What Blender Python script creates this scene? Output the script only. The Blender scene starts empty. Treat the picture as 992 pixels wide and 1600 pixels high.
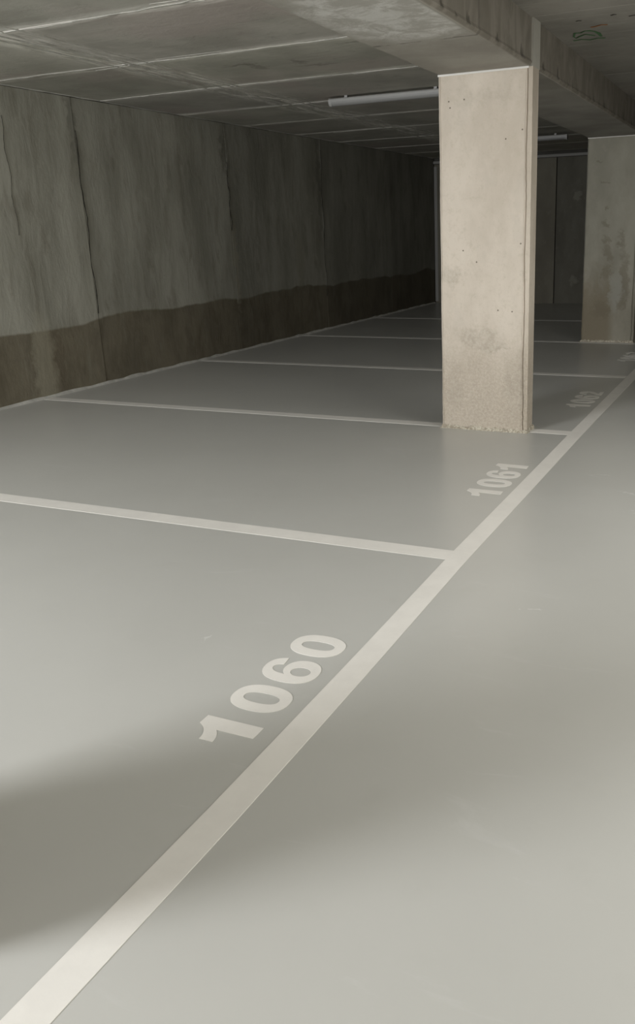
import bpy, bmesh, math, random
from mathutils import Vector
random.seed(7)
C = bpy.context.scene.collection
S = bpy.context.scene
PI = math.pi

# ------------------------------------------------------------ camera, world, lights, exposure
cam_d = bpy.data.cameras.new('camera')
cam = bpy.data.objects.new('camera', cam_d); C.objects.link(cam)
cam.location = (0, 0, 1.4606)
cam.rotation_mode = 'XYZ'
cam.rotation_euler = (math.radians(72.9428), math.radians(1.5739), math.radians(23.4632))
cam_d.sensor_fit = 'VERTICAL'; cam_d.sensor_height = 36; cam_d.sensor_width = 36
cam_d.lens = 29.447
cam_d.shift_x = -0.07968; cam_d.shift_y = -0.02553
cam_d.clip_start = 0.02; cam_d.clip_end = 200
S.camera = cam

w = bpy.data.worlds.new('world'); S.world = w; w.use_nodes = True
w.node_tree.nodes['Background'].inputs[0].default_value = (0.72, 0.82, 1.0, 1)


LP = (20, 560, 0, 145, 128, 74)      # lamp powers in watts
def area(name, loc, rot, sx, sy, power, col):
    d = bpy.data.lights.new(name, 'AREA'); d.shape = 'RECTANGLE'; d.size = sx; d.size_y = sy
    d.energy = power; d.color = col
    o = bpy.data.objects.new(name, d); C.objects.link(o); o.location = loc; o.rotation_euler = rot
    return o

# daylight from the well and corner opening behind the photographer, then added fill lights
area('light_well_left', (-5.0, -1.75, 2.9), (math.radians(12), 0, 0), 1.7, 1.5, LP[0], (0.97, 0.98, 1.0))
area('high_corner_opening', (-5.1, -2.3, 2.2), (math.radians(48), 0, math.radians(-10)), 1.6, 1.3, LP[1], (0.97, 0.98, 1.0))
area('fill_light_aisle_side', (4.2, 1.0, 1.3), (PI/2, 0, PI/2), 2.6, 2.0, LP[3], (1.0, 0.975, 0.90))  # added fill from the right, where the wall has no opening
area('fill_light_aisle_top', (1.8, 4.0, 2.70), (0, 0, 0), 2.0, 3.0, LP[4], (1.0, 0.985, 0.945))  # added overhead fill hung below the unbroken aisle ceiling
area('fill_light_rear', (1.2, -1.9, 2.9), (math.radians(25), 0, 0), 2.4, 1.6, LP[5], (1.0, 0.985, 0.95))  # added fill that lifts the shadow band on the near floor
w.node_tree.nodes['Background'].inputs[1].default_value = 0.02

vs = S.view_settings
vs.view_transform = 'Standard'; vs.look = 'None'; vs.exposure = 0.0; vs.gamma = 1.0
vs.use_curve_mapping = False

# ------------------------------------------------------------ node helper
class N:
    def __init__(s, name):
        s.m = bpy.data.materials.new(name); s.m.use_nodes = True
        s.t = s.m.node_tree; s.b = s.t.nodes['Principled BSDF']
        g = s.t.nodes.new('ShaderNodeNewGeometry'); s.pos = g.outputs['Position']
        sx = s.t.nodes.new('ShaderNodeSeparateXYZ'); s.t.links.new(s.pos, sx.inputs[0])
        s.x, s.y, s.z = sx.outputs
    def put(s, v, i):
        if isinstance(v, (int, float)):
            i.default_value = v
        elif isinstance(v, tuple):
            i.default_value = v if len(v) == len(i.default_value) else tuple(v) + (1,)
        else:
            s.t.links.new(v, i)
    def op(s, o, a, b=0.0, c=0.0, clamp=False):
        n = s.t.nodes.new('ShaderNodeMath'); n.operation = o; n.use_clamp = clamp
        s.put(a, n.inputs[0]); s.put(b, n.inputs[1]); s.put(c, n.inputs[2]); return n.outputs[0]
    def add(s, a, b): return s.op('ADD', a, b)
    def sub(s, a, b): return s.op('SUBTRACT', a, b)
    def mul(s, a, b): return s.op('MULTIPLY', a, b)
    def mx(s, a, b): return s.op('MAXIMUM', a, b)
    def ramp(s, v, a, b, lo=0.0, hi=1.0, smooth=True):
        n = s.t.nodes.new('ShaderNodeMapRange'); n.interpolation_type = 'SMOOTHSTEP' if smooth else 'LINEAR'
        s.put(v, n.inputs[0]); n.inputs[1].default_value = a; n.inputs[2].default_value = b
        n.inputs[3].default_value = lo; n.inputs[4].default_value = hi; return n.outputs[0]
    def scl(s, k, off=(0, 0, 0)):
        n = s.t.nodes.new('ShaderNodeMapping'); s.t.links.new(s.pos, n.inputs[0])
        n.inputs['Location'].default_value = off; n.inputs['Scale'].default_value = k; return n.outputs[0]
    def noise(s, scale, detail=4, rough=0.55, vec=None, dist=0.0):
        n = s.t.nodes.new('ShaderNodeTexNoise'); s.t.links.new(vec or s.pos, n.inputs['Vector'])
        n.inputs['Scale'].default_value = scale; n.inputs['Detail'].default_value = detail
        n.inputs['Roughness'].default_value = rough; n.inputs['Distortion'].default_value = dist
        return n.outputs[0]
    def vor(s, scale, vec=None):
        n = s.t.nodes.new('ShaderNodeTexVoronoi'); s.t.links.new(vec or s.pos, n.inputs['Vector'])
        n.inputs['Scale'].default_value = scale; return n.outputs['Distance']
    def mix(s, f, a, b):
        n = s.t.nodes.new('ShaderNodeMix'); n.data_type = 'RGBA'
        s.put(f, n.inputs[0]); s.put(a, n.inputs[6]); s.put(b, n.inputs[7]); return n.outputs[2]
    def blob(s, c, r, k, soft=0.5, wob=0.0, nz=None):
        """soft elliptical patch around c with radii r in metres (None ignores an axis)"""
        t = None
        axes = (s.x, s.y, s.z)
        if nz is not None:                       # ragged outline: displace the lookup point
            if not hasattr(s, 'warp'):
                s.warp = []
                for sc, am in ((9.0, 0.11), (30.0, 0.05)):
                    n = s.t.nodes.new('ShaderNodeTexNoise'); s.t.links.new(s.pos, n.inputs['Vector'])
                    n.inputs['Scale'].default_value = sc; n.inputs['Detail'].default_value = 5
                    q = s.t.nodes.new('ShaderNodeSeparateColor'); s.t.links.new(n.outputs['Color'], q.inputs[0])
                    s.warp.append([s.mul(s.sub(o, 0.5), am*2) for o in q.outputs[:3]])
            axes = [s.add(a, s.add(s.warp[0][i], s.warp[1][i])) for i, a in enumerate(axes)]
        for ax, cc, rr in zip(axes, c, r):
            if cc is None: continue
            q = s.op('POWER', s.op('ABSOLUTE', s.mul(s.sub(ax, cc), 1.0/rr)), 2.0)
            t = q if t is None else s.add(t, q)
        if nz is not None: t = s.add(t, s.mul(s.sub(nz, 0.5), wob))
        return s.ramp(t, 1+soft, 1-soft, 0.0, k)
    def tone(s, col):
        n = s.t.nodes.new('ShaderNodeObjectInfo'); m = s.t.nodes.new('ShaderNodeMix'); m.data_type = 'RGBA'; m.blend_type = 'MULTIPLY'
        m.inputs[0].default_value = 1.0; s.put(col, m.inputs[6]); s.t.links.new(n.outputs['Color'], m.inputs[7]); return m.outputs[2]
    def fin(s, col, rough, bumps=(), spec=0.35):
        s.put(col, s.b.inputs['Base Color']); s.put(rough, s.b.inputs['Roughness'])
        s.b.inputs['Specular IOR Level'].default_value = spec
        prev = None
        for h, st, ds in bumps:
            n = s.t.nodes.new('ShaderNodeBump'); n.inputs['Strength'].default_value = st
            n.inputs['Distance'].default_value = ds; s.put(h, n.inputs['Height'])
            if prev is not None: s.t.links.new(prev, n.inputs['Normal'])
            prev = n.outputs[0]
        if prev is not None: s.t.links.new(prev, s.b.inputs['Normal'])
        return s.m

# ------------------------------------------------------------ materials
def plain(name, col, rough, spec=0.4):
    n = N(name); return n.fin(col, rough, (), spec)

def mat_floor():
    n = N('grey_epoxy_floor')
    big = n.noise(0.9, 3)
    col = n.mix(n.ramp(big, 0.35, 0.65), (0.42, 0.418, 0.39), (0.436, 0.434, 0.406))
    rough = 0.3
    sc_ = n.noise(3.1, 6, 0.7, n.scl((0.6, 2.0, 1), (5, 2, 0)), 0.8)
    col = n.mix(n.ramp(sc_, 0.60, 0.72, 0, 0.28), col, (0.50, 0.50, 0.48))
    col = n.mix(n.ramp(n.noise(5, 5, 0.6), 0.55, 0.75, 0, 0.25), col, (0.39, 0.387, 0.355))
    for c, r_, k in (((-1.86, 2.33), (.010, .028), .5), ((-.62, 4.62), (.10, .012), .5), ((-.86, 4.95), (.06, .010), .4), ((-.55, 4.3), (.05, .02), .4), ((-.75, 3.0), (.012, .012), .5)):
        col = n.mix(n.blob((c[0], c[1], None), (r_[0], r_[1], 1), k, 0.9, 1, sc_), col, (0.60, 0.60, 0.58))
    return n.fin(col, rough, [(n.noise(1.1, 1), 0.04, 0.02)], 0.5)

def mat_line():
    n = N('white_line_paint')
    col = n.mix(n.ramp(n.noise(7, 5, 0.65), 0.35, 0.7), (0.68, 0.662, 0.617), (0.64, 0.622, 0.58))
    return n.fin(col, 0.42, [(n.noise(90, 3), 0.12, 0.002)], 0.4)

def mat_wall():
    n = N('stained_wall_concrete')
    v = n.scl((1, 1, 0.28))
    a = n.noise(2.4, 6, 0.62, v); b = n.noise(7.5, 6, 0.65, v, 0.4); st = n.noise(11, 4, 0.5, n.scl((1, 1, 0.05)))
    col = n.mix(n.ramp(a, 0.3, 0.7), (0.236, 0.230, 0.196), (0.351, 0.344, 0.304))
    col = n.mix(n.ramp(b, 0.50, 0.70, 0, 0.45), col, (0.160, 0.145, 0.117))
    col = n.mix(n.ramp(n.noise(4.2, 7, 0.7, n.scl((1, 1, 0.7), (2, 2, 2)), 0.3), 0.54, 0.66, 0, 0.35), col, (0.36, 0.35, 0.30))
    col = n.mix(n.ramp(st, 0.55, 0.75, 0, 0.25), col, (0.33, 0.32, 0.285))
    # damp band along the foot of the wall, its edge stepping up and down
    e = n.add(n.mul(n.sub(n.noise(0.9, 4, 0.5, n.scl((1, 1, 0.0), (0, 3.3, 0))), 0.5), 0.26), 0.67)
    band = n.ramp(n.sub(n.z, e), 0.012, -0.015)
    brown = n.mix(n.ramp(n.noise(2.7, 6, 0.65, n.scl((1, 1, 0.6), (0, 0, 5))), 0.38, 0.62), (0.10, 0.083, 0.055), (0.15, 0.128, 0.09))
    brown = n.mix(n.ramp(n.noise(6, 5, 0.6, n.scl((1, 1, 0.3))), 0.55, 0.75, 0, .5), brown, (0.19, 0.18, 0.14))
    col = n.mix(n.mul(band, 0.85), col, brown)
    wob = n.noise(3.5, 4)
    # pale runs under the joints and one old leak
    run = n.blob((None, 9.29, 1.1), (1, 0.045, 0.55), 0.55, 0.5, 1.0, wob)
    run2 = n.blob((None, 5.96, 0.32), (1, 0.13, 0.46), 0.42, 0.8, 0.9, wob)
    run3 = n.blob((None, 10.9, 1.05), (1, 0.12, 0.4), 0.25, 0.7, 1.0, wob)
    col = n.mix(n.mx(n.mx(run, run2), run3), col, (0.33, 0.31, 0.245))
    # rust brown outline beside the leak
    ol = n.blob((None, 6.17, 0.32), (1, 0.05, 0.34), 0.5, 0.5, 0.9, wob)
    col = n.mix(ol, col, (0.11, 0.09, 0.065))
    # dark streaks at the joints
    for yy, zz, rz_ in ((6.715, 2.5, 0.30), (11.58, 2.2, 0.75), (9.2, 2.45, 0.25)):
        col = n.mix(n.blob((None, yy, zz), (1, 0.05, rz_), 0.45, 0.9, 1.2, b), col, (0.10, 0.095, 0.08))
    pits = n.ramp(n.vor(5.5, n.scl((1, 1, 1))), 0.035, 0.018)
    col = n.mix(n.mul(pits, n.ramp(a, 0.5, 0.6)), col, (0.07, 0.07, 0.06))
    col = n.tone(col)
    return n.fin(col, 0.85, [(b, 0.35, 0.02), (n.noise(45, 4), 0.25, 0.004)], 0.25)

YJ0, YJP = 4.535, 1.29
def mat_ceiling(name, left):
    n = N(name)
    a = n.noise(1.5, 6, 0.6); b = n.noise(6, 6, 0.68, n.scl((1, 2.2, 1)), 0.7)
    lo, hi = ((0.325, 0.319, 0.280), (0.442, 0.436, 0.390)) if left else ((0.24, 0.23, 0.205), (0.33, 0.315, 0.285))
    col = n.mix(n.ramp(a, 0.32, 0.68), lo, hi)
    col = n.mix(n.ramp(n.noise(0.9, 3, 0.5, n.scl((1, 1, 1), (4, 0, 0))), 0.5, 0.65, 0, 0.5), col, (0.405, 0.354, 0.331))
    col = n.mix(n.ramp(b, 0.55, 0.72, 0, 0.45), col, (0.20, 0.195, 0.165))
    col = n.mix(n.ramp(n.noise(1.6, 7, 0.72, n.scl((0.6, 4.5, 1), (3, 3, 0)), 0.5), 0.52, 0.68, 0, 0.4), col, (0.46, 0.45, 0.405))
    pale = (0.78, 0.77, 0.72)
    if left:
        nn = n.noise(3.2, 6, 0.7, n.scl((3.0, 0.7, 1)), 0.6)
        dx = n.op('ABSOLUTE', n.add(n.sub(n.x, -4.83), n.mul(n.sub(n.noise(0.8, 3), 0.5), 0.25)))
        m1 = n.mul(n.ramp(dx, 0.34, 0.05), n.ramp(nn, 0.44, 0.60))
        fil = n.noise(2.2, 7, 0.75, n.scl((9.0, 0.8, 1), (1, 5, 0)), 0.8)          # long trowel streaks beside the joint
        m1 = n.mx(m1, n.mul(n.ramp(dx, 0.42, 0.16), n.ramp(fil, 0.56, 0.66)))
        dy = n.op('PINGPONG', n.sub(n.add(n.y, n.mul(n.sub(n.noise(0.9, 3), 0.5), 0.10)), YJ0), YJP/2)
        n2 = n.noise(3.0, 6, 0.7, n.scl((0.7, 3.5, 1)), 0.5)
        m2 = n.mul(n.ramp(dy, 0.12, 0.015), n.ramp(n2, 0.36, 0.56))
        n3 = n.noise(1.7, 7, 0.72, n.scl((1, 1.6, 1), (7, 1, 0)), 1.0)
        m2 = n.mx(m2, n.ramp(n3, 0.60, 0.75, 0, 0.3))
        col = n.mix(n.mul(n.mx(m1, m2), 0.85), col, pale)
        wob = n.noise(5, 4)
        for c, r in (((-4.0, 6.42), (0.05, 0.16)), ((-4.12, 6.30), (0.14, 0.03)), ((-3.55, 6.62), (0.16, 0.035)), ((-3.62, 6.42), (0.04, 0.12)), ((-2.9, 6.0), (0.14, 0.03))):
            col = n.mix(n.blob((c[0], c[1], None), (r[0], r[1], 1), 0.45, 0.9, 2.2, wob), col, (0.13, 0.125, 0.105))
    else:
        col = n.mix(n.ramp(n.noise(9, 5, 0.7, None, 0.8), 0.62, 0.72, 0, 0.4), col, (0.18, 0.17, 0.15))
    col = n.tone(col)
    return n.fin(col, 0.8, [(b, 0.3, 0.01), (n.noise(50, 3), 0.15, 0.003)], 0.3)

def mat_beam():
    n = N('beam_concrete')
    a = n.noise(1.6, 6, 0.6); b = n.noise(7, 6, 0.7, n.scl((1, 1, 0.35)), 0.5)
    col = n.mix(n.ramp(a, 0.35, 0.65), (0.27, 0.255, 0.225), (0.35, 0.335, 0.30))
    # side face: darker mottled mix, drip marks along the lower edge
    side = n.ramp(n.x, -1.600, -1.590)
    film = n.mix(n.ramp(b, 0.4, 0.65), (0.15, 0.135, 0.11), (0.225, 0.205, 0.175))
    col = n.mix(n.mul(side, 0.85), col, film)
    e = n.ramp(n.noise(7.5, 3, 0.6, n.scl((0, 1, 0))), 0.50, 0.70, 2.45, 2.57)
    drip = n.mul(n.mul(side, n.ramp(n.sub(n.z, e), 0.01, -0.01)), n.ramp(n.z, 2.462, 2.475))
    col = n.mix(n.mul(drip, 0.75), col, (0.06, 0.055, 0.045))
    # bounced daylight painted as a pale patch on the soffit before the pillar
    sof = n.ramp(n.x, -1.60, -1.62)
    p = n.mul(n.blob((-1.86, 4.15, None), (0.36, 0.62, 1), 0.7, 0.6, 1.6, n.noise(4.5, 6, 0.7)), sof)
    col = n.mix(p, col, n.mix(n.ramp(n.noise(5, 7, 0.75, None, 0.6), 0.42, 0.6), (0.44, 0.43, 0.40), (0.72, 0.72, 0.70)))
    jt = n.mul(n.ramp(n.op('ABSOLUTE', n.add(n.sub(n.y, 4.80), n.mul(n.sub(n.noise(4, 3), 0.5), 0.06))), 0.022, 0.006), n.ramp(n.noise(8, 4), 0.42, 0.5))
    col = n.mix(n.mul(jt, 0.7), col, (0.12, 0.11, 0.095))
    return n.fin(col, 0.72, [(b, 0.3, 0.012), (n.noise(55, 3), 0.2, 0.003)], 0.3)

def mat_pillar(name, kind):
    n = N(name)
    a = n.noise(2.6, 6, 0.6, n.scl((1, 1, 0.5))); b = n.noise(11, 6, 0.7, n.scl((1, 1, 0.6)), 0.5)
    f = n.noise(55, 5, 0.75)
    low = n.ramp(n.add(n.z, n.mul(n.sub(a, 0.5), 0.9)), 1.0, 0.25)      # rougher, browner towards the foot
    if kind == 1:
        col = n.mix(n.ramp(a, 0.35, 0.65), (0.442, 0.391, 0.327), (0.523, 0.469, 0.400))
        col = n.mix(n.ramp(b, 0.5, 0.75, 0, 0.3), col, (0.56, 0.51, 0.44))
        col = n.mix(n.ramp(n.noise(24, 6, 0.8, n.scl((1, 1, 0.8))), 0.48, 0.70, 0, 0.55), col, (0.40, 0.355, 0.285))
        col = n.mix(n.ramp(n.noise(5.5, 6, 0.7, n.scl((1, 1, 0.45), (3, 0, 1))), 0.50, 0.66, 0, 0.3), col, (0.43, 0.39, 0.335))
        g = n.ramp(f, 0.30, 0.75)
        col = n.mix(n.mul(low, 0.75), col, n.mix(g, (0.33, 0.285, 0.225), (0.48, 0.425, 0.35)))
        for c, r, k in (((-1.95, .70), (.13, .06), .45), ((-1.83, .62), (.11, .03), .5), ((-2.15, 1.12), (.06, .07), .4),
                        ((-1.98, 1.0), (.02, .02), .2), ((-1.9, 2.30), (.24, .05), .22), ((-1.66, .35), (.06, .22), .35), ((-2.12, .28), (.05, .2), .3)):
            col = n.mix(n.blob((c[0], None, c[1]), (r[0], 1, r[1]), k, 0.95, 2.4, b), col, n.mix(n.ramp(n.noise(30, 5, .8), .4, .6), (0.27, 0.235, 0.185), (0.42, 0.385, 0.32)))
        for hx, hz in ((-2.149, 2.28), (-2.038, 2.285), (-2.14, 2.24), (-1.744, 2.019), (-1.63, 2.07), (-1.79, .885), (-1.686, .877), (-1.95, 1.22), (-1.63, 1.34), (-2.05, 1.30)):
            col = n.mix(n.blob((hx, None, hz), (.0055, 1, .0055), .85, 0.3), col, (0.10, 0.085, 0.065))
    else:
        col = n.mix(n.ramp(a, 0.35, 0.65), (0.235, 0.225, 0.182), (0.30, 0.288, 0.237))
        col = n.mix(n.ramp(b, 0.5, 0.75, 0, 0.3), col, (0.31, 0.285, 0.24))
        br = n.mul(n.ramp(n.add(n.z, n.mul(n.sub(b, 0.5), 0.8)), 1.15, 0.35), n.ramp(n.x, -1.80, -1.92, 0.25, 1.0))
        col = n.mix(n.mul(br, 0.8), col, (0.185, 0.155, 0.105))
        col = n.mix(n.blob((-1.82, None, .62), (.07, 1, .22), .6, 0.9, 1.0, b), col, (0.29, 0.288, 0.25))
        for c, r in (((-2.0, 1.95), (.045, .02)), ((-1.97, 1.62), (.04, .02)), ((-1.965, 1.44), (.04, .03)), ((-1.94, 1.24), (.045, .04)), ((-1.93, 1.08), (.05, .09)),
                     ((-1.93, .85), (.05, .08)), ((-1.76, 1.25), (.03, .10)), ((-1.72, .80), (.05, .30)), ((-1.74, .50), (.05, .07)), ((-2.06, 2.18), (.05, .02)), ((-2.0, .40), (.12, .10))):
            col = n.mix(n.blob((c[0], None, c[1]), (r[0], 1, r[1]), .5, 0.95, 2.0, b), col, (0.15, 0.128, 0.09))
    return n.fin(col, 0.8, [(n.mul(f, n.add(n.mul(low, 1.3), 0.2)), 0.7, 0.008), (b, 0.25, 0.008)], 0.25)

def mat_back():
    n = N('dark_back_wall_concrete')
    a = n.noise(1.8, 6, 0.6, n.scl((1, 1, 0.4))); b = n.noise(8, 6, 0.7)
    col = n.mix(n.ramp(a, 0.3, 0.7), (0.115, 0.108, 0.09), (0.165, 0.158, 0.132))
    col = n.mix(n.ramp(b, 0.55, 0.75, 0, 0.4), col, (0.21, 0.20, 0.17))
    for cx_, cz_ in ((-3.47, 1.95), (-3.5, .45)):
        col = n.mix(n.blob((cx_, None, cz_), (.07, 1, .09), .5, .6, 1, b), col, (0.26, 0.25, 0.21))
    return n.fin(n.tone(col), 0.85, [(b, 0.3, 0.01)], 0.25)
M_back = mat_back()
M_floor, M_line, M_wall = mat_floor(), mat_line(), mat_wall()
M_ceil_l, M_ceil_r = mat_ceiling('bay_ceiling_concrete', True), mat_ceiling('aisle_ceiling_concrete', False)
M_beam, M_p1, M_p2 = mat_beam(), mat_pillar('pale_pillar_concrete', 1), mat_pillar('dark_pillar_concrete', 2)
def mat_grout():
    n = N('pale_grout'); return n.fin(n.mix(n.ramp(n.noise(9, 5, .7), .35, .65), (0.36, 0.355, 0.32), (0.50, 0.49, 0.45)), 0.85, [(n.noise(60, 4), .4, .004)], .2)
M_grout = mat_grout()
def mat_mortar():
    n = N('crumbly_mortar'); return n.fin(n.mix(n.ramp(n.noise(45, 5, .7), .4, .62), (0.25, 0.22, 0.17), (0.45, 0.42, 0.345)), 0.9, [(n.noise(70, 4), .7, .006)], .2)
M_mortar = mat_mortar()
M_crack = plain('crack_shadow', (0.035, 0.033, 0.028), 0.95, .05)
M_dark = plain('joint_shadow_filler', (0.10, 0.097, 0.085), 0.9, .1)
M_strip = plain('pale_sealant', (0.62, 0.61, 0.58), 0.7)
M_strip3 = N('cast_strip_concrete'); M_strip3 = M_strip3.fin(M_strip3.mix(M_strip3.noise(9, 5, .6), (0.33, 0.32, 0.285), (0.42, 0.41, 0.37)), .8, [(M_strip3.noise(40, 4), .3, .004)])
M_strip2 = plain('grey_sealant', (0.24, 0.235, 0.22), 0.7)
M_lampbody = plain('grey_white_lamp_plastic', (0.32, 0.318, 0.305), 0.45)
M_lens = plain('frosted_lamp_cover', (0.25, 0.25, 0.243), 0.4)
M_green = plain('green_spray_paint', (0.07, 0.17, 0.07), 0.7)
M_orange = plain('rust_orange_spray_paint', (0.30, 0.13, 0.05), 0.7)
M_darkmark = plain('dark_pencil_mark', (0.08, 0.07, 0.06), 0.8)

# ------------------------------------------------------------ mesh helpers
def link(name, me, parent=None, mat=None):
    o = bpy.data.objects.new(name, me); C.objects.link(o)
    if mat: me.materials.append(mat)
    if parent: o.parent = parent
    return o
def finish(bm, name, mat, parent=None, smooth=False):
    bmesh.ops.recalc_face_normals(bm, faces=bm.faces)
    me = bpy.data.meshes.new(name); bm.to_mesh(me); bm.free()
    if smooth:
        for p in me.polygons: p.use_smooth = True
    return link(name, me, parent, mat)
def bx(bm, x0, x1, y0, y1, z0, z1):
    v = [bm.verts.new(c) for c in ((x0,y0,z0),(x1,y0,z0),(x1,y1,z0),(x0,y1,z0),(x0,y0,z1),(x1,y0,z1),(x1,y1,z1),(x0,y1,z1))]
    for f in ((3,2,1,0),(4,5,6,7),(0,1,5,4),(1,2,6,5),(2,3,7,6),(3,0,4,7)): bm.faces.new([v[i] for i in f])
def box(name, mat, x0, x1, y0, y1, z0, z1, parent=None, bev=0.0):
    bm = bmesh.new(); bx(bm, x0, x1, y0, y1, z0, z1)
    if bev: bmesh.ops.bevel(bm, geom=bm.edges[:], offset=bev, segments=1, affect='EDGES')
    return finish(bm, name, mat, parent)
def empty(name, loc=(0, 0, 0)):
    o = bpy.data.objects.new(name, None); C.objects.link(o); o.location = loc; return o
def keep(o, parent):
    """parent without moving (parents here are Empties at a location)"""
    o.parent = parent; o.location = Vector(o.location) - Vector(parent.location); return o
def thing(o, label, cat, group=None):
    o['label'] = label; o['category'] = cat
    if group: o['group'] = group
    return o
def struct(o): o['kind'] = 'structure'; return o
def ribbon(bm, pts, axis, wid, thick, nrm):
    """wavy bar through pts, width along axis, raised along nrm (a little irregular)"""
    a = Vector(axis); nn = Vector(nrm); prev = None
    for p in pts:
        p = Vector(p); w_ = wid*random.uniform(0.6, 1.35)/2; t = thick*random.uniform(0.6, 1.3)
        ring = [bm.verts.new(p - a*w_ - nn*.004), bm.verts.new(p - a*w_*.55 + nn*t), bm.verts.new(p + a*w_*.55 + nn*t), bm.verts.new(p + a*w_ - nn*.004)]
        if prev:
            for i in range(4): bm.faces.new((prev[i], prev[(i+1) % 4], ring[(i+1) % 4], ring[i]))
        else: bm.faces.new(ring[::-1])
        prev = ring
    bm.faces.new(prev)

XW, YB, XR, YR = -6.30, 16.286, 5.2, -4.4           # left wall, back wall, right wall, rear wall
YC = -0.9                                           # the slab ends here, open light well behind
HL, HR = 2.75, 2.735                                # bay and aisle ceilings
BX0, BX1, HB = -2.225, -1.584, 2.45                 # downstand beam
# ------------------------------------------------------------ floor and ceiling
floor = struct(box('floor', M_floor, XW-.3, XR+.3, YR-2, YB+.3, -0.25, 0.0))

ceiling = struct(box('ceiling', M_dark, XW-.3, XR+.3, YC, YB+.3, HL+.055, HL+.30))
yj = [YJ0 + YJP*k for k in range(-7, 10)]
yj = [YC] + [y for y in yj if YC+.3 < y < YB-.2] + [YB]
xs = [XW, -4.83, BX0]
g = .006
for i in range(2):
    for a, b in zip(yj, yj[1:]):
        o = box('ceiling_panel', M_ceil_l, xs[i]+g, xs[i+1]-(g if i == 0 else -.05), a+g, b-g, HL+random.uniform(-.002, .002), HL+.06, ceiling, .004)
        t_ = random.uniform(.90, 1.08); o.color = (t_, t_*random.uniform(.98, 1.0), t_*random.uniform(.96, 1.0), 1)
for j, y in enumerate(yj[1:-1]):                     # grout squeezed out of the cross joints
    bm = bmesh.new(); ph = random.uniform(0, 6); x = XW+.02; pts = []
    while x < BX0-.01:
        pts.append((x, y + .03*math.sin(x*1.7+ph) + random.uniform(-.010, .010), HL)); x += .11
    ribbon(bm, pts, (0, 1, 0), .022, .0028, (0, 0, -1))
    finish(bm, 'grout_seam', M_grout, ceiling)
    # second, broken smear of grout beside the joint
    for a_ in range(3):
        x0_ = random.uniform(XW+.1, BX0-1.2); dy_ = random.choice((-1, 1))*random.uniform(.03, .06); bm = bmesh.new()
        ribbon(bm, [(x0_+k*.1, y+dy_*(1-k/14)+.02*math.sin(x0_+k*.17+ph), HL) for k in range(random.randint(5, 12))], (0, 1, 0), .012, .002, (0, 0, -1))
        finish(bm, 'grout_smear', M_grout, ceiling)
for off, wd in ((0, .026), (.10, .016), (-.13, .018), (.20, .012)):
    bm = bmesh.new(); y = YC+.05; pts = []
    while y < YB-.05:
        pts.append((-4.83 + off + .03*math.sin(y*1.3+off*40) + random.uniform(-.012, .012), y, HL)); y += .14
    ribbon(bm, pts, (1, 0, 0), wd, .005, (0, 0, -1))
    finish(bm, 'grout_seam', M_grout, ceiling)
bm = bmesh.new(); y = YC; pts = []
while y < YB-.05:
    pts.append((XW+.014+random.uniform(-.004, .004), y, HL)); y += .15
ribbon(bm, pts, (1, 0, 0), .02, .005, (0, 0, -1))
finish(bm, 'grout_seam', M_grout, ceiling)
yr = [YC, .9, 3.4, 5.87, 8.37, 10.87, 13.37, YB]
for a, b in zip(yr, yr[1:]):
    for x0, x1 in ((BX1-.05, 1.0), (1.0, XR)):
        box('ceiling_panel', M_ceil_r, x0+(g if x0 > 0 else 0), x1-g, a+g/2, b-g/2, HR+random.uniform(-.002, .002), HR+.06, ceiling, .003)
# survey marks sprayed on the aisle ceiling
def mark(name, mat, pts, wd):
    bm = bmesh.new(); prev = None
    for i, p in enumerate(pts):
        q = pts[min(i+1, len(pts)-1)]; r = pts[max(i-1, 0)]
        d = Vector((q[0]-r[0], q[1]-r[1], 0)).normalized(); nn = Vector((-d.y, d.x, 0))*wd/2*random.uniform(.5, 1.2)
        z = HR-.0035
        ring = [bm.verts.new((p[0]-nn.x, p[1]-nn.y, z)), bm.verts.new((p[0]+nn.x, p[1]+nn.y, z)), bm.verts.new((p[0]+nn.x, p[1]+nn.y, z+.002)), bm.verts.new((p[0]-nn.x, p[1]-nn.y, z+.002))]
        if prev:
            for k in range(4): bm.faces.new((prev[k], prev[(k+1) % 4], ring[(k+1) % 4], ring[k]))
        else: bm.faces.new(ring[::-1])
        prev = ring
    bm.faces.new(prev)
    return finish(bm, name, mat, ceiling)
mark('spray_mark', M_green, [(-1.443, 6.486), (-1.40, 6.50), (-1.36, 6.452), (-1.33, 6.463), (-1.305, 6.50), (-1.29, 6.58), (-1.293, 6.688)], .022)
mark('spray_mark', M_green, [(-1.50, 6.735), (-1.44, 6.72), (-1.387, 6.768), (-1.33, 6.74), (-1.277, 6.758)], .02)
mark('spray_mark', M_green, [(-1.44, 6.49), (-1.47, 6.60), (-1.466, 6.658), (-1.42, 6.60), (-1.38, 6.56), (-1.33, 6.64)], .018)
mark('spray_mark', M_orange, [(-1.30, 6.361), (-1.264, 6.349), (-1.226, 6.324), (-1.188, 6.34)], .026)
mark('spray_mark', M_darkmark, [(-1.353, 6.13), (-1.335, 6.12), (-1.32, 6.13)], .014)
mark('spray_mark', M_darkmark, [(-1.12, 6.09), (-1.10, 6.07), (-1.085, 6.08)], .014)
mark('spray_mark', M_darkmark, [(-1.02, 6.17), (-.98, 6.16), (-.95, 6.18)], .012)

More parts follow.
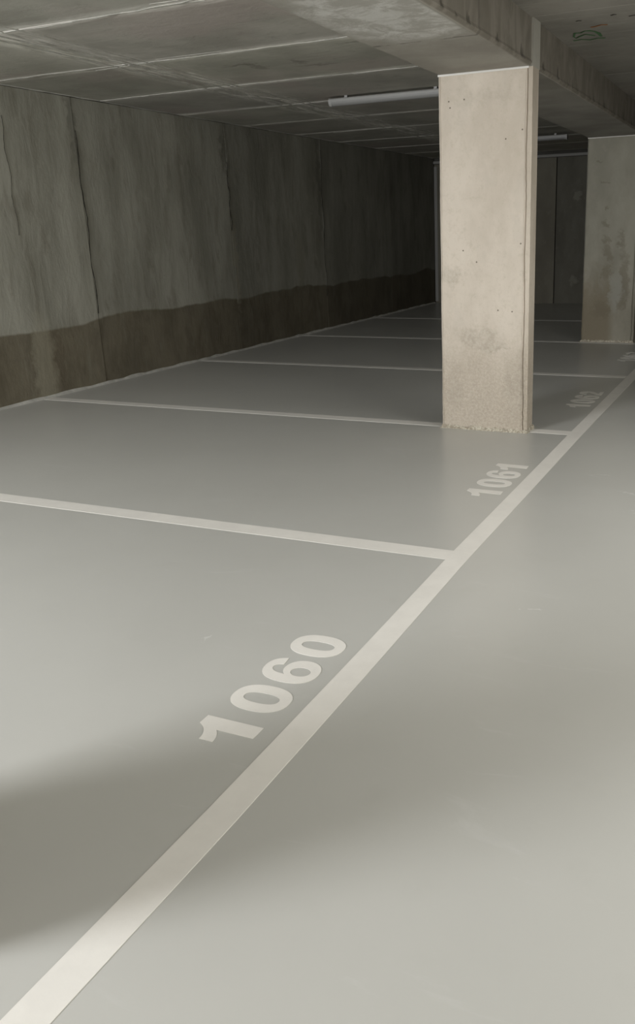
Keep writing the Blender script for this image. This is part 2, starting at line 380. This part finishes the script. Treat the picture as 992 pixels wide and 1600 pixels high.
# ------------------------------------------------------------ walls
WT = 3.0
def wavy_panel(name, mat, x, y0, y1, z0, z1, parent, d=.10):
    """precast wall panel facing +x"""
    return box(name, mat, x-d, x, y0+.005, y1-.005, z0, z1, parent, .004)
wl = struct(box('wall_left', M_dark, XW-.30, XW-.055, YR, YB+.3, 0, HL+.05))
yw = [YR, -3.25, -.75, 1.75, 4.25, 6.745, 9.245, 11.66, 14.16, YB]
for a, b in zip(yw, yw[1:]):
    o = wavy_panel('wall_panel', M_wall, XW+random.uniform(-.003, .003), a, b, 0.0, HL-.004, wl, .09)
    t_ = 1.06 if b < 7 else 0.97 if b < 9.5 else 0.82 if b < 12 else 0.66 if b < 14.5 else 0.6  # panel tone steps, far ones deepened to paint in the fading light
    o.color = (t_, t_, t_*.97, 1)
# hairline cracks and ragged mortar along the panel joints
def crack(pts, wd):
    bm = bmesh.new(); prev = None
    for (y, z) in pts:
        w_ = wd*random.uniform(.4, 1.2)
        ring = [bm.verts.new((XW+.0035, y-w_, z)), bm.verts.new((XW+.0055, y, z)), bm.verts.new((XW+.0035, y+w_, z)), bm.verts.new((XW-.002, y, z))]
        if prev:
            for k in range(4): bm.faces.new((prev[k], prev[(k+1) % 4], ring[(k+1) % 4], ring[k]))
        else: bm.faces.new(ring[::-1])
        prev = ring
    bm.faces.new(prev)
    finish(bm, 'joint_crack', M_crack, wl)
def jag(y, z0, z1, amp):
    return [(y + random.uniform(-amp, amp) + .012*math.sin(k*.5), z0 + (z1-z0)*k/30) for k in range(31)]
crack(jag(6.748, .72, 2.45, .006), .0055)
crack(jag(5.88, 1.5, 2.5, .003), .0022)
crack(jag(9.245, 1.5, 2.3, .005), .006)
crack(jag(11.66, .5, 2.6, .004), .005)
# upturned floor coating along the foot of the wall
bm = bmesh.new(); pts = []; y = YR
while y < YB: pts.append((y, .022*random.uniform(.7, 1.35))); y += .12
prev = None
for y, h in pts:
    ring = [bm.verts.new((XW-.001, y, .0)), bm.verts.new((XW+.03, y, .0)), bm.verts.new((XW+.012, y, h*.6)), bm.verts.new((XW-.001, y, h))]
    if prev:
        for k in range(4): bm.faces.new((prev[k], prev[(k+1) % 4], ring[(k+1) % 4], ring[k]))
    prev = ring
struct(finish(bm, 'baseboard_left', M_grout, None))

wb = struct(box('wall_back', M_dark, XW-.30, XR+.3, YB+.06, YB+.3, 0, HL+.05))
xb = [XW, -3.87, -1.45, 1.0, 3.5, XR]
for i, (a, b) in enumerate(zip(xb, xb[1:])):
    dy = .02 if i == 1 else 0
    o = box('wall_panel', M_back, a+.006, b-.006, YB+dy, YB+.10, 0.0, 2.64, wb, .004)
    o.color = (.78, .78, .76, 1) if i == 1 else (1.1, 1.08, 1.02, 1)  # panel's own darker tone, deepened to paint in the dim far end
box('sealant_strip', M_strip2, XW, XR, YB-.03, YB+.07, 2.645, 2.695, wb, .004)
box('corner_strip', M_strip2, XW+.005, XW+.07, YB-.012, YB+.02, 0.03, 2.60, wb, .004)
wr = struct(box('wall_right', M_dark, XR+.055, XR+.30, YR, YB+.3, 0, HL+.05))
for a, b in zip(yw, yw[1:]):
    box('wall_panel', M_wall, XR, XR+.09, a+.005, b-.005, 0, HR-.004, wr, .004)
# rear wall with the two openings the daylight comes through
wrr = struct(box('wall_rear', M_wall, XW-.3, -6.2, YR-.25, YR, 0, HL+.05))
for x0, x1, z0, z1 in ((-3.9, -.6, 0, HL), (3.8, XR+.3, 0, HL), (-6.2, -3.9, 2.5, HL), (-.6, 3.8, 2.4, HL), (-6.2, -3.9, 0, .6)):
    box('wall_panel', M_wall, x0, x1, YR-.25, YR, z0, z1, wrr)

# ------------------------------------------------------------ beam and pillars
def beam():
    bm = bmesh.new(); ys = []
    y = YC
    while y < YB+.01: ys.append(y); y += .25
    prev = None
    for y in ys:
        j = random.uniform(-.002, .002)
        pr = [(BX0, HL+.02), (BX0+j, HB+.012), (BX0+.012, HB+j), (BX1-.014, HB+j), (BX1, HB+.014+j), (BX1+.006, HB+.022+j), (BX1, HB+.04), (BX1, HR+.03)]
        ring = [bm.verts.new((a, y, b)) for a, b in pr]
        if prev:
            for k in range(len(ring)): bm.faces.new((prev[k], prev[(k+1) % 8], ring[(k+1) % 8], ring[k]))
        else: bm.faces.new(ring[::-1])
        prev = ring
    bm.faces.new(prev)
    return finish(bm, 'concrete_beam', M_beam)
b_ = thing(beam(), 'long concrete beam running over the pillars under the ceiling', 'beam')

PX0, PX1, PT = -2.2247, -1.570, .193
def pillar(y0, mat, label, group='concrete pillars on the bay line'):
    root = empty('concrete_pillar', ((PX0+PX1)/2, y0+PT/2, 0))
    thing(root, label, 'pillar', group)
    cx, cy = (PX0+PX1)/2, y0+PT/2
    ch = .022; cl = .012
    prof = [(PX0+cl, y0), (PX1-ch-.012, y0), (PX1-ch-.008, y0+.012), (PX1-ch-.003, y0+.002), (PX1-.002, y0+ch*.9), (PX1, y0+ch), (PX1, y0+PT-ch), (PX1-ch, y0+PT), (PX0+cl, y0+PT), (PX0, y0+PT-cl), (PX0, y0+cl)]
    bm = bmesh.new(); prev = None; nz = 64
    for k in range(nz+1):
        z = HB*k/nz
        wob = .0022*math.sin(z*9)+random.uniform(-.0012, .0012)
        if z < .5: wob += random.uniform(-.004, .004)*(1-z/.5)
        ring = []
        for i, (x, y) in enumerate(prof):
            dx = wob if i in (1, 2, 3, 4) else (-wob*.5 if i in (0, 10) else 0)
            ring.append(bm.verts.new((x-cx+dx, y-cy, z)))
        if prev:
            for i in range(11): bm.faces.new((prev[i], prev[(i+1) % 11], ring[(i+1) % 11], ring[i]))
        else: bm.faces.new(ring[::-1])
        prev = ring
    bm.faces.new(prev)
    finish(bm, 'shaft', mat, root)
    # narrow strip of the pillar that climbs past the beam to the aisle ceiling
    bm = bmesh.new(); bx(bm, BX1-.02-cx, PX1-cx, y0+ch-cy, y0+PT-cy, HB, HR); finish(bm, 'side_strip', M_strip3, root)
    # chamfer fin left by the formwork beside a thin groove
    bm = bmesh.new(); pts = [(PX1-ch-.018+random.uniform(-.0015, .0015)-cx, y0-cy, .02+(HB-.05)*k/40) for k in range(41)]
    ribbon(bm, pts, (1, 0, 0), .005, .0035, (0, -1, 0)); finish(bm, 'formwork_fin', mat, root)
    bm = bmesh.new(); pts = [(PX0+cl+.004-cx, y0-cy, .02+(HB-.03)*k/40) for k in range(41)]
    ribbon(bm, pts, (1, 0, 0), .006, .003, (0, -1, 0)); finish(bm, 'formwork_fin', mat, root)
    # ragged mortar joint at the foot, neat pale one under the beam
    bm = bmesh.new()
    loop = []
    def seg(x0, y0_, x1, y1_, n_):
        for k in range(n_): loop.append((x0+(x1-x0)*k/n_, y0_+(y1_-y0_)*k/n_))
    seg(PX0, y0, PX1, y0, 46); seg(PX1, y0, PX1, y0+PT, 14); seg(PX1, y0+PT, PX0, y0+PT, 30); seg(PX0, y0+PT, PX0, y0, 14)
    L = len(loop); rings = []
    for i, (x, y) in enumerate(loop):
        c = Vector((x-cx, y-cy, 0)); out = Vector((1 if x > cx+.31 else -1 if x < cx-.31 else 0, 1 if y > cy+.09 else -1 if y < cy-.09 else 0, 0))
        o1 = c + out*random.uniform(.008, .022); o2 = c + out*random.uniform(.003, .014); h1 = random.uniform(.006, .014); h2 = random.uniform(.016, .034)
        rings.append([bm.verts.new((o1.x, o1.y, .0)), bm.verts.new((o2.x, o2.y, h1)), bm.verts.new((c.x+out.x*.002, c.y+out.y*.002, h2)), bm.verts.new((c.x-out.x*.01, c.y-out.y*.01, .0))])
    for i in range(L):
        a, b = rings[i], rings[(i+1) % L]
        for k in range(3): bm.faces.new((a[k], a[k+1], b[k+1], b[k]))
    finish(bm, 'foot_mortar', M_mortar, root)
    bm = bmesh.new(); bx(bm, PX0-.001-cx, PX1-ch-cx, y0-.003-cy, y0+.02-cy, HB-.011, HB+.001); o = finish(bm, 'top_joint', M_strip, root)
    return root
pillar(.777, M_p1, 'pale concrete pillar in front of bay 1060, just outside the picture', 'concrete pillars on the bay line')
pillar(5.857, M_p1, 'pale concrete pillar nearest in view, standing between bays 1061 and 1062')
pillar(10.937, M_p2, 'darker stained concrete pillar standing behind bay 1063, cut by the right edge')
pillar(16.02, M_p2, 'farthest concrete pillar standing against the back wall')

# ------------------------------------------------------------ lamps
def lamp(x0, x1, y, label):
    L = x1-x0; z = HL
    root = empty('ceiling_light', ((x0+x1)/2, y, HL)); thing(root, label, 'lamp', 'tube lights on the bay ceiling')
    def prism(name, mat, prof, a, b):
        bm = bmesh.new(); n_ = len(prof)
        r0 = [bm.verts.new((a, p[0], p[1])) for p in prof]; r1 = [bm.verts.new((b, p[0], p[1])) for p in prof]
        for i in range(n_): bm.faces.new((r0[i], r0[(i+1) % n_], r1[(i+1) % n_], r1[i]))
        bm.faces.new(r0[::-1]); bm.faces.new(r1); return finish(bm, name, mat, root)
    h = L/2
    prism('housing', M_lampbody, [(-.034, -.022), (.034, -.022), (.042, -.032), (.042, -.052), (-.042, -.052), (-.042, -.032)], -h+.02, h-.02)
    lens = [(-.042, -.052)] + [(-.042*math.cos(t), -.056-.036*math.sin(t)) for t in [PI*k/12 for k in range(13)]] + [(.042, -.052)]
    prism('diffuser', M_lens, lens, -h+.025, h-.025)
    for s in (-1, 1):
        cap = [(-.036, -.021), (.036, -.021), (.044, -.032)] + [(.044*math.cos(t), -.056-.039*math.sin(t)) for t in [PI*k/10 for k in range(11)]] + [(-.044, -.032)]
        a = s*h; prism('end_cap', M_lampbody, cap, min(a, a-s*.03), max(a, a-s*.03))
        bm = bmesh.new(); bx(bm, s*.36*L-.016, s*.36*L+.016, -.02, .02, -.023, .001); bx(bm, s*.36*L-.012, s*.36*L+.012, -.0355, .0355, -.030, -.021)
        finish(bm, 'clip', M_lampbody, root)
    return root
lamp(-4.28, -2.95, 8.20, 'unlit grey tube light left of the pale pillar, half hidden behind it')
lamp(-4.28, -3.00, 13.25, 'small unlit tube light far back, seen between the two pillars')

# ------------------------------------------------------------ painted markings
LX0, LX1 = -1.2592, -1.1638
def strip(name, corners_a, corners_b, z=.0012):
    """long thin paint film between two edge polylines"""
    bm = bmesh.new(); prev = None
    for a, b in zip(corners_a, corners_b):
        ring = [bm.verts.new((a[0], a[1], .0)), bm.verts.new((b[0], b[1], .0)), bm.verts.new((b[0], b[1], z)), bm.verts.new((a[0], a[1], z))]
        if prev:
            for k in range(4): bm.faces.new((prev[k], prev[(k+1) % 4], ring[(k+1) % 4], ring[k]))
        else: bm.faces.new(ring[::-1])
        prev = ring
    bm.faces.new(prev)
    return finish(bm, name, M_line)
# measured wander of the long line's edges along its length
def interp(tab, y):
    for (a, u), (b, v) in zip(tab, tab[1:]):
        if y <= b: return u + (v-u)*max(0, (y-a))/(b-a)
    return tab[-1][1]
WL = [(-4, -1.257), (.9, -1.255), (1.5, -1.250), (2.4, -1.256), (3.37, -1.270), (4.2, -1.268), (5.9, -1.268), (7.5, -1.258), (8.4, -1.250), (9.5, -1.244), (16, -1.24)]
ys = [-3.9 + .2*k for k in range(101)]
ea = [(interp(WL, y), y) for y in ys]; eb = [(interp(WL, y)+.0965, y) for y in ys]
thing(strip('edge_line', ea, eb, .0014), 'long white painted line running diagonally past the bay numbers', 'floor line')
bays = [
        (3.361, 'white bay divider line between numbers 1060 and 1061'),
        (5.895, 'white bay divider line running into the pale pillar, between 1061 and 1062'),
        (8.368, 'white bay divider line just beyond number 1062'),
        (10.845, 'thin white bay divider line running to the darker pillar'),
        (13.35, 'faintest white bay divider line, nearest the back wall')]
for y0, lab in bays:
    xx = [XW+.03 + (LX0-XW-.03)*k/16 for k in range(17)]
    lo = [(x, y0 + .0089*(x-LX0) + random.uniform(-.001, .001)) for x in xx]
    hi = [(x, y0+.112 + .0089*(x-LX0) + random.uniform(-.001, .001)) for x in xx]
    thing(strip('divider_line', hi, lo, .0012), lab, 'floor line', 'bay divider lines')

# digits as bezier outlines in a 0..1 box: segments are points or (c1, c2, p) triples
def cub(p0, c1, c2, p1, n=9):
    return [tuple((1-t)**3*p0[i]+3*(1-t)**2*t*c1[i]+3*(1-t)*t*t*c2[i]+t**3*p1[i] for i in (0, 1)) for t in [k/n for k in range(1, n+1)]]
def path(start, segs):
    out = [start]
    for s_ in segs:
        if len(s_) == 2: out.append(s_)
        else: out += cub(out[-1], *s_)
    return out
def oval(cx, cy, rx, ry, p=2.0, n=40):
    o = []
    for k in range(n):
        t = 2*PI*k/n; c, s_ = math.cos(t), math.sin(t)
        o.append((cx+rx*math.copysign(abs(c)**(2/p), c), cy+ry*math.copysign(abs(s_)**(2/p), s_)))
    return o
GL = {
 '0': (.155, [oval(.5, .5, .5, .52, 2.35), oval(.5, .5, .195, .325, 2.4)]),
 '1': (.118, [path((.49, 0), [(1.0, 0), (1.0, 1.02), (.62, 1.02), ((.50, .88), (.32, .78), (0, .77)), (0, .53), ((.2, .535), (.36, .58), (.49, .66))])]),
 '6': (.157, [path((.97, .76), [((.92, .94), (.78, 1.03), (.54, 1.03)), ((.18, 1.03), (0, .83), (0, .48)), ((0, .14), (.18, -.02), (.51, -.02)),
              ((.82, -.02), (1.0, .13), (1.0, .335)), ((1.0, .54), (.83, .665), (.60, .665)), ((.48, .665), (.38, .625), (.315, .555)),
              ((.32, .76), (.40, .875), (.535, .875)), ((.615, .875), (.665, .835), (.685, .735))]), oval(.51, .325, .19, .185)]),
 '2': (.150, [path((.03, .66), [((.03, .89), (.22, 1.02), (.5, 1.02)), ((.80, 1.02), (.97, .88), (.97, .69)), ((.97, .52), (.85, .43), (.68, .33)),
              ((.54, .25), (.44, .21), (.39, .165)), (.97, .165), (.97, 0), (0, 0), ((.01, .20), (.12, .31), (.34, .43)), ((.56, .55), (.67, .60), (.67, .70)),
              ((.67, .80), (.60, .86), (.49, .86)), ((.38, .86), (.32, .79), (.31, .66))])]),
 '3': (.150, [path((.02, .29), [((.03, .10), (.22, -.02), (.49, -.02)), ((.80, -.02), (1, .1), (1, .29)), ((1, .42), (.93, .49), (.80, .53)),
              ((.90, .57), (.95, .64), (.95, .75)), ((.95, .92), (.77, 1.02), (.49, 1.02)), ((.22, 1.02), (.06, .90), (.05, .72)), (.33, .72),
              ((.35, .82), (.40, .86), (.49, .86)), ((.59, .86), (.66, .82), (.66, .74)), ((.66, .64), (.58, .60), (.40, .60)), (.40, .45),
              ((.60, .45), (.70, .40), (.70, .29)), ((.70, .19), (.61, .14), (.49, .14)), ((.38, .14), (.31, .20), (.30, .29))])]),
}
def glyph(ch, wid, hgt):
    cu = bpy.data.curves.new('digit', 'CURVE'); cu.dimensions = '2D'; cu.fill_mode = 'BOTH'; cu.extrude = .0006
    for pl in GL[ch][1]:
        sp = cu.splines.new('POLY'); sp.points.add(len(pl)-1); sp.use_cyclic_u = True
        for pt, (u, v) in zip(sp.points, pl): pt.co = (u*wid, v*hgt, 0, 1)
    tmp = bpy.data.objects.new('tmp', cu); C.objects.link(tmp)
    dg = bpy.context.evaluated_depsgraph_get(); dg.update()
    me = bpy.data.meshes.new_from_object(tmp.evaluated_get(dg))
    bpy.data.objects.remove(tmp); bpy.data.curves.remove(cu)
    me.materials.clear(); return me
XBASE = -1.3155
def number(txt, starts, label, h=.2015):
    root = empty('bay_number', (XBASE, starts[0], 0)); root.rotation_euler = (0, 0, PI/2)
    thing(root, label, 'floor number', 'painted bay numbers')
    for ch, s0 in zip(txt, starts):
        o = link('digit', glyph(ch, GL[ch][0], h), root, M_line); o.location = (s0-starts[0], 0, .0008)
number('1060', (1.763, 1.950, 2.141, 2.335), 'white painted bay number 1060, nearest and largest on the floor')
number('1061', (4.318, 4.508, 4.695, 4.884), 'white painted bay number 1061 on the floor before the pale pillar')
number('1062', (6.868, 7.050, 7.240, 7.432), 'white painted bay number 1062 on the floor beyond the pale pillar')
number('1063', (9.430, 9.612, 9.802, 9.994), 'faint white bay number 1063 cut by the right edge')
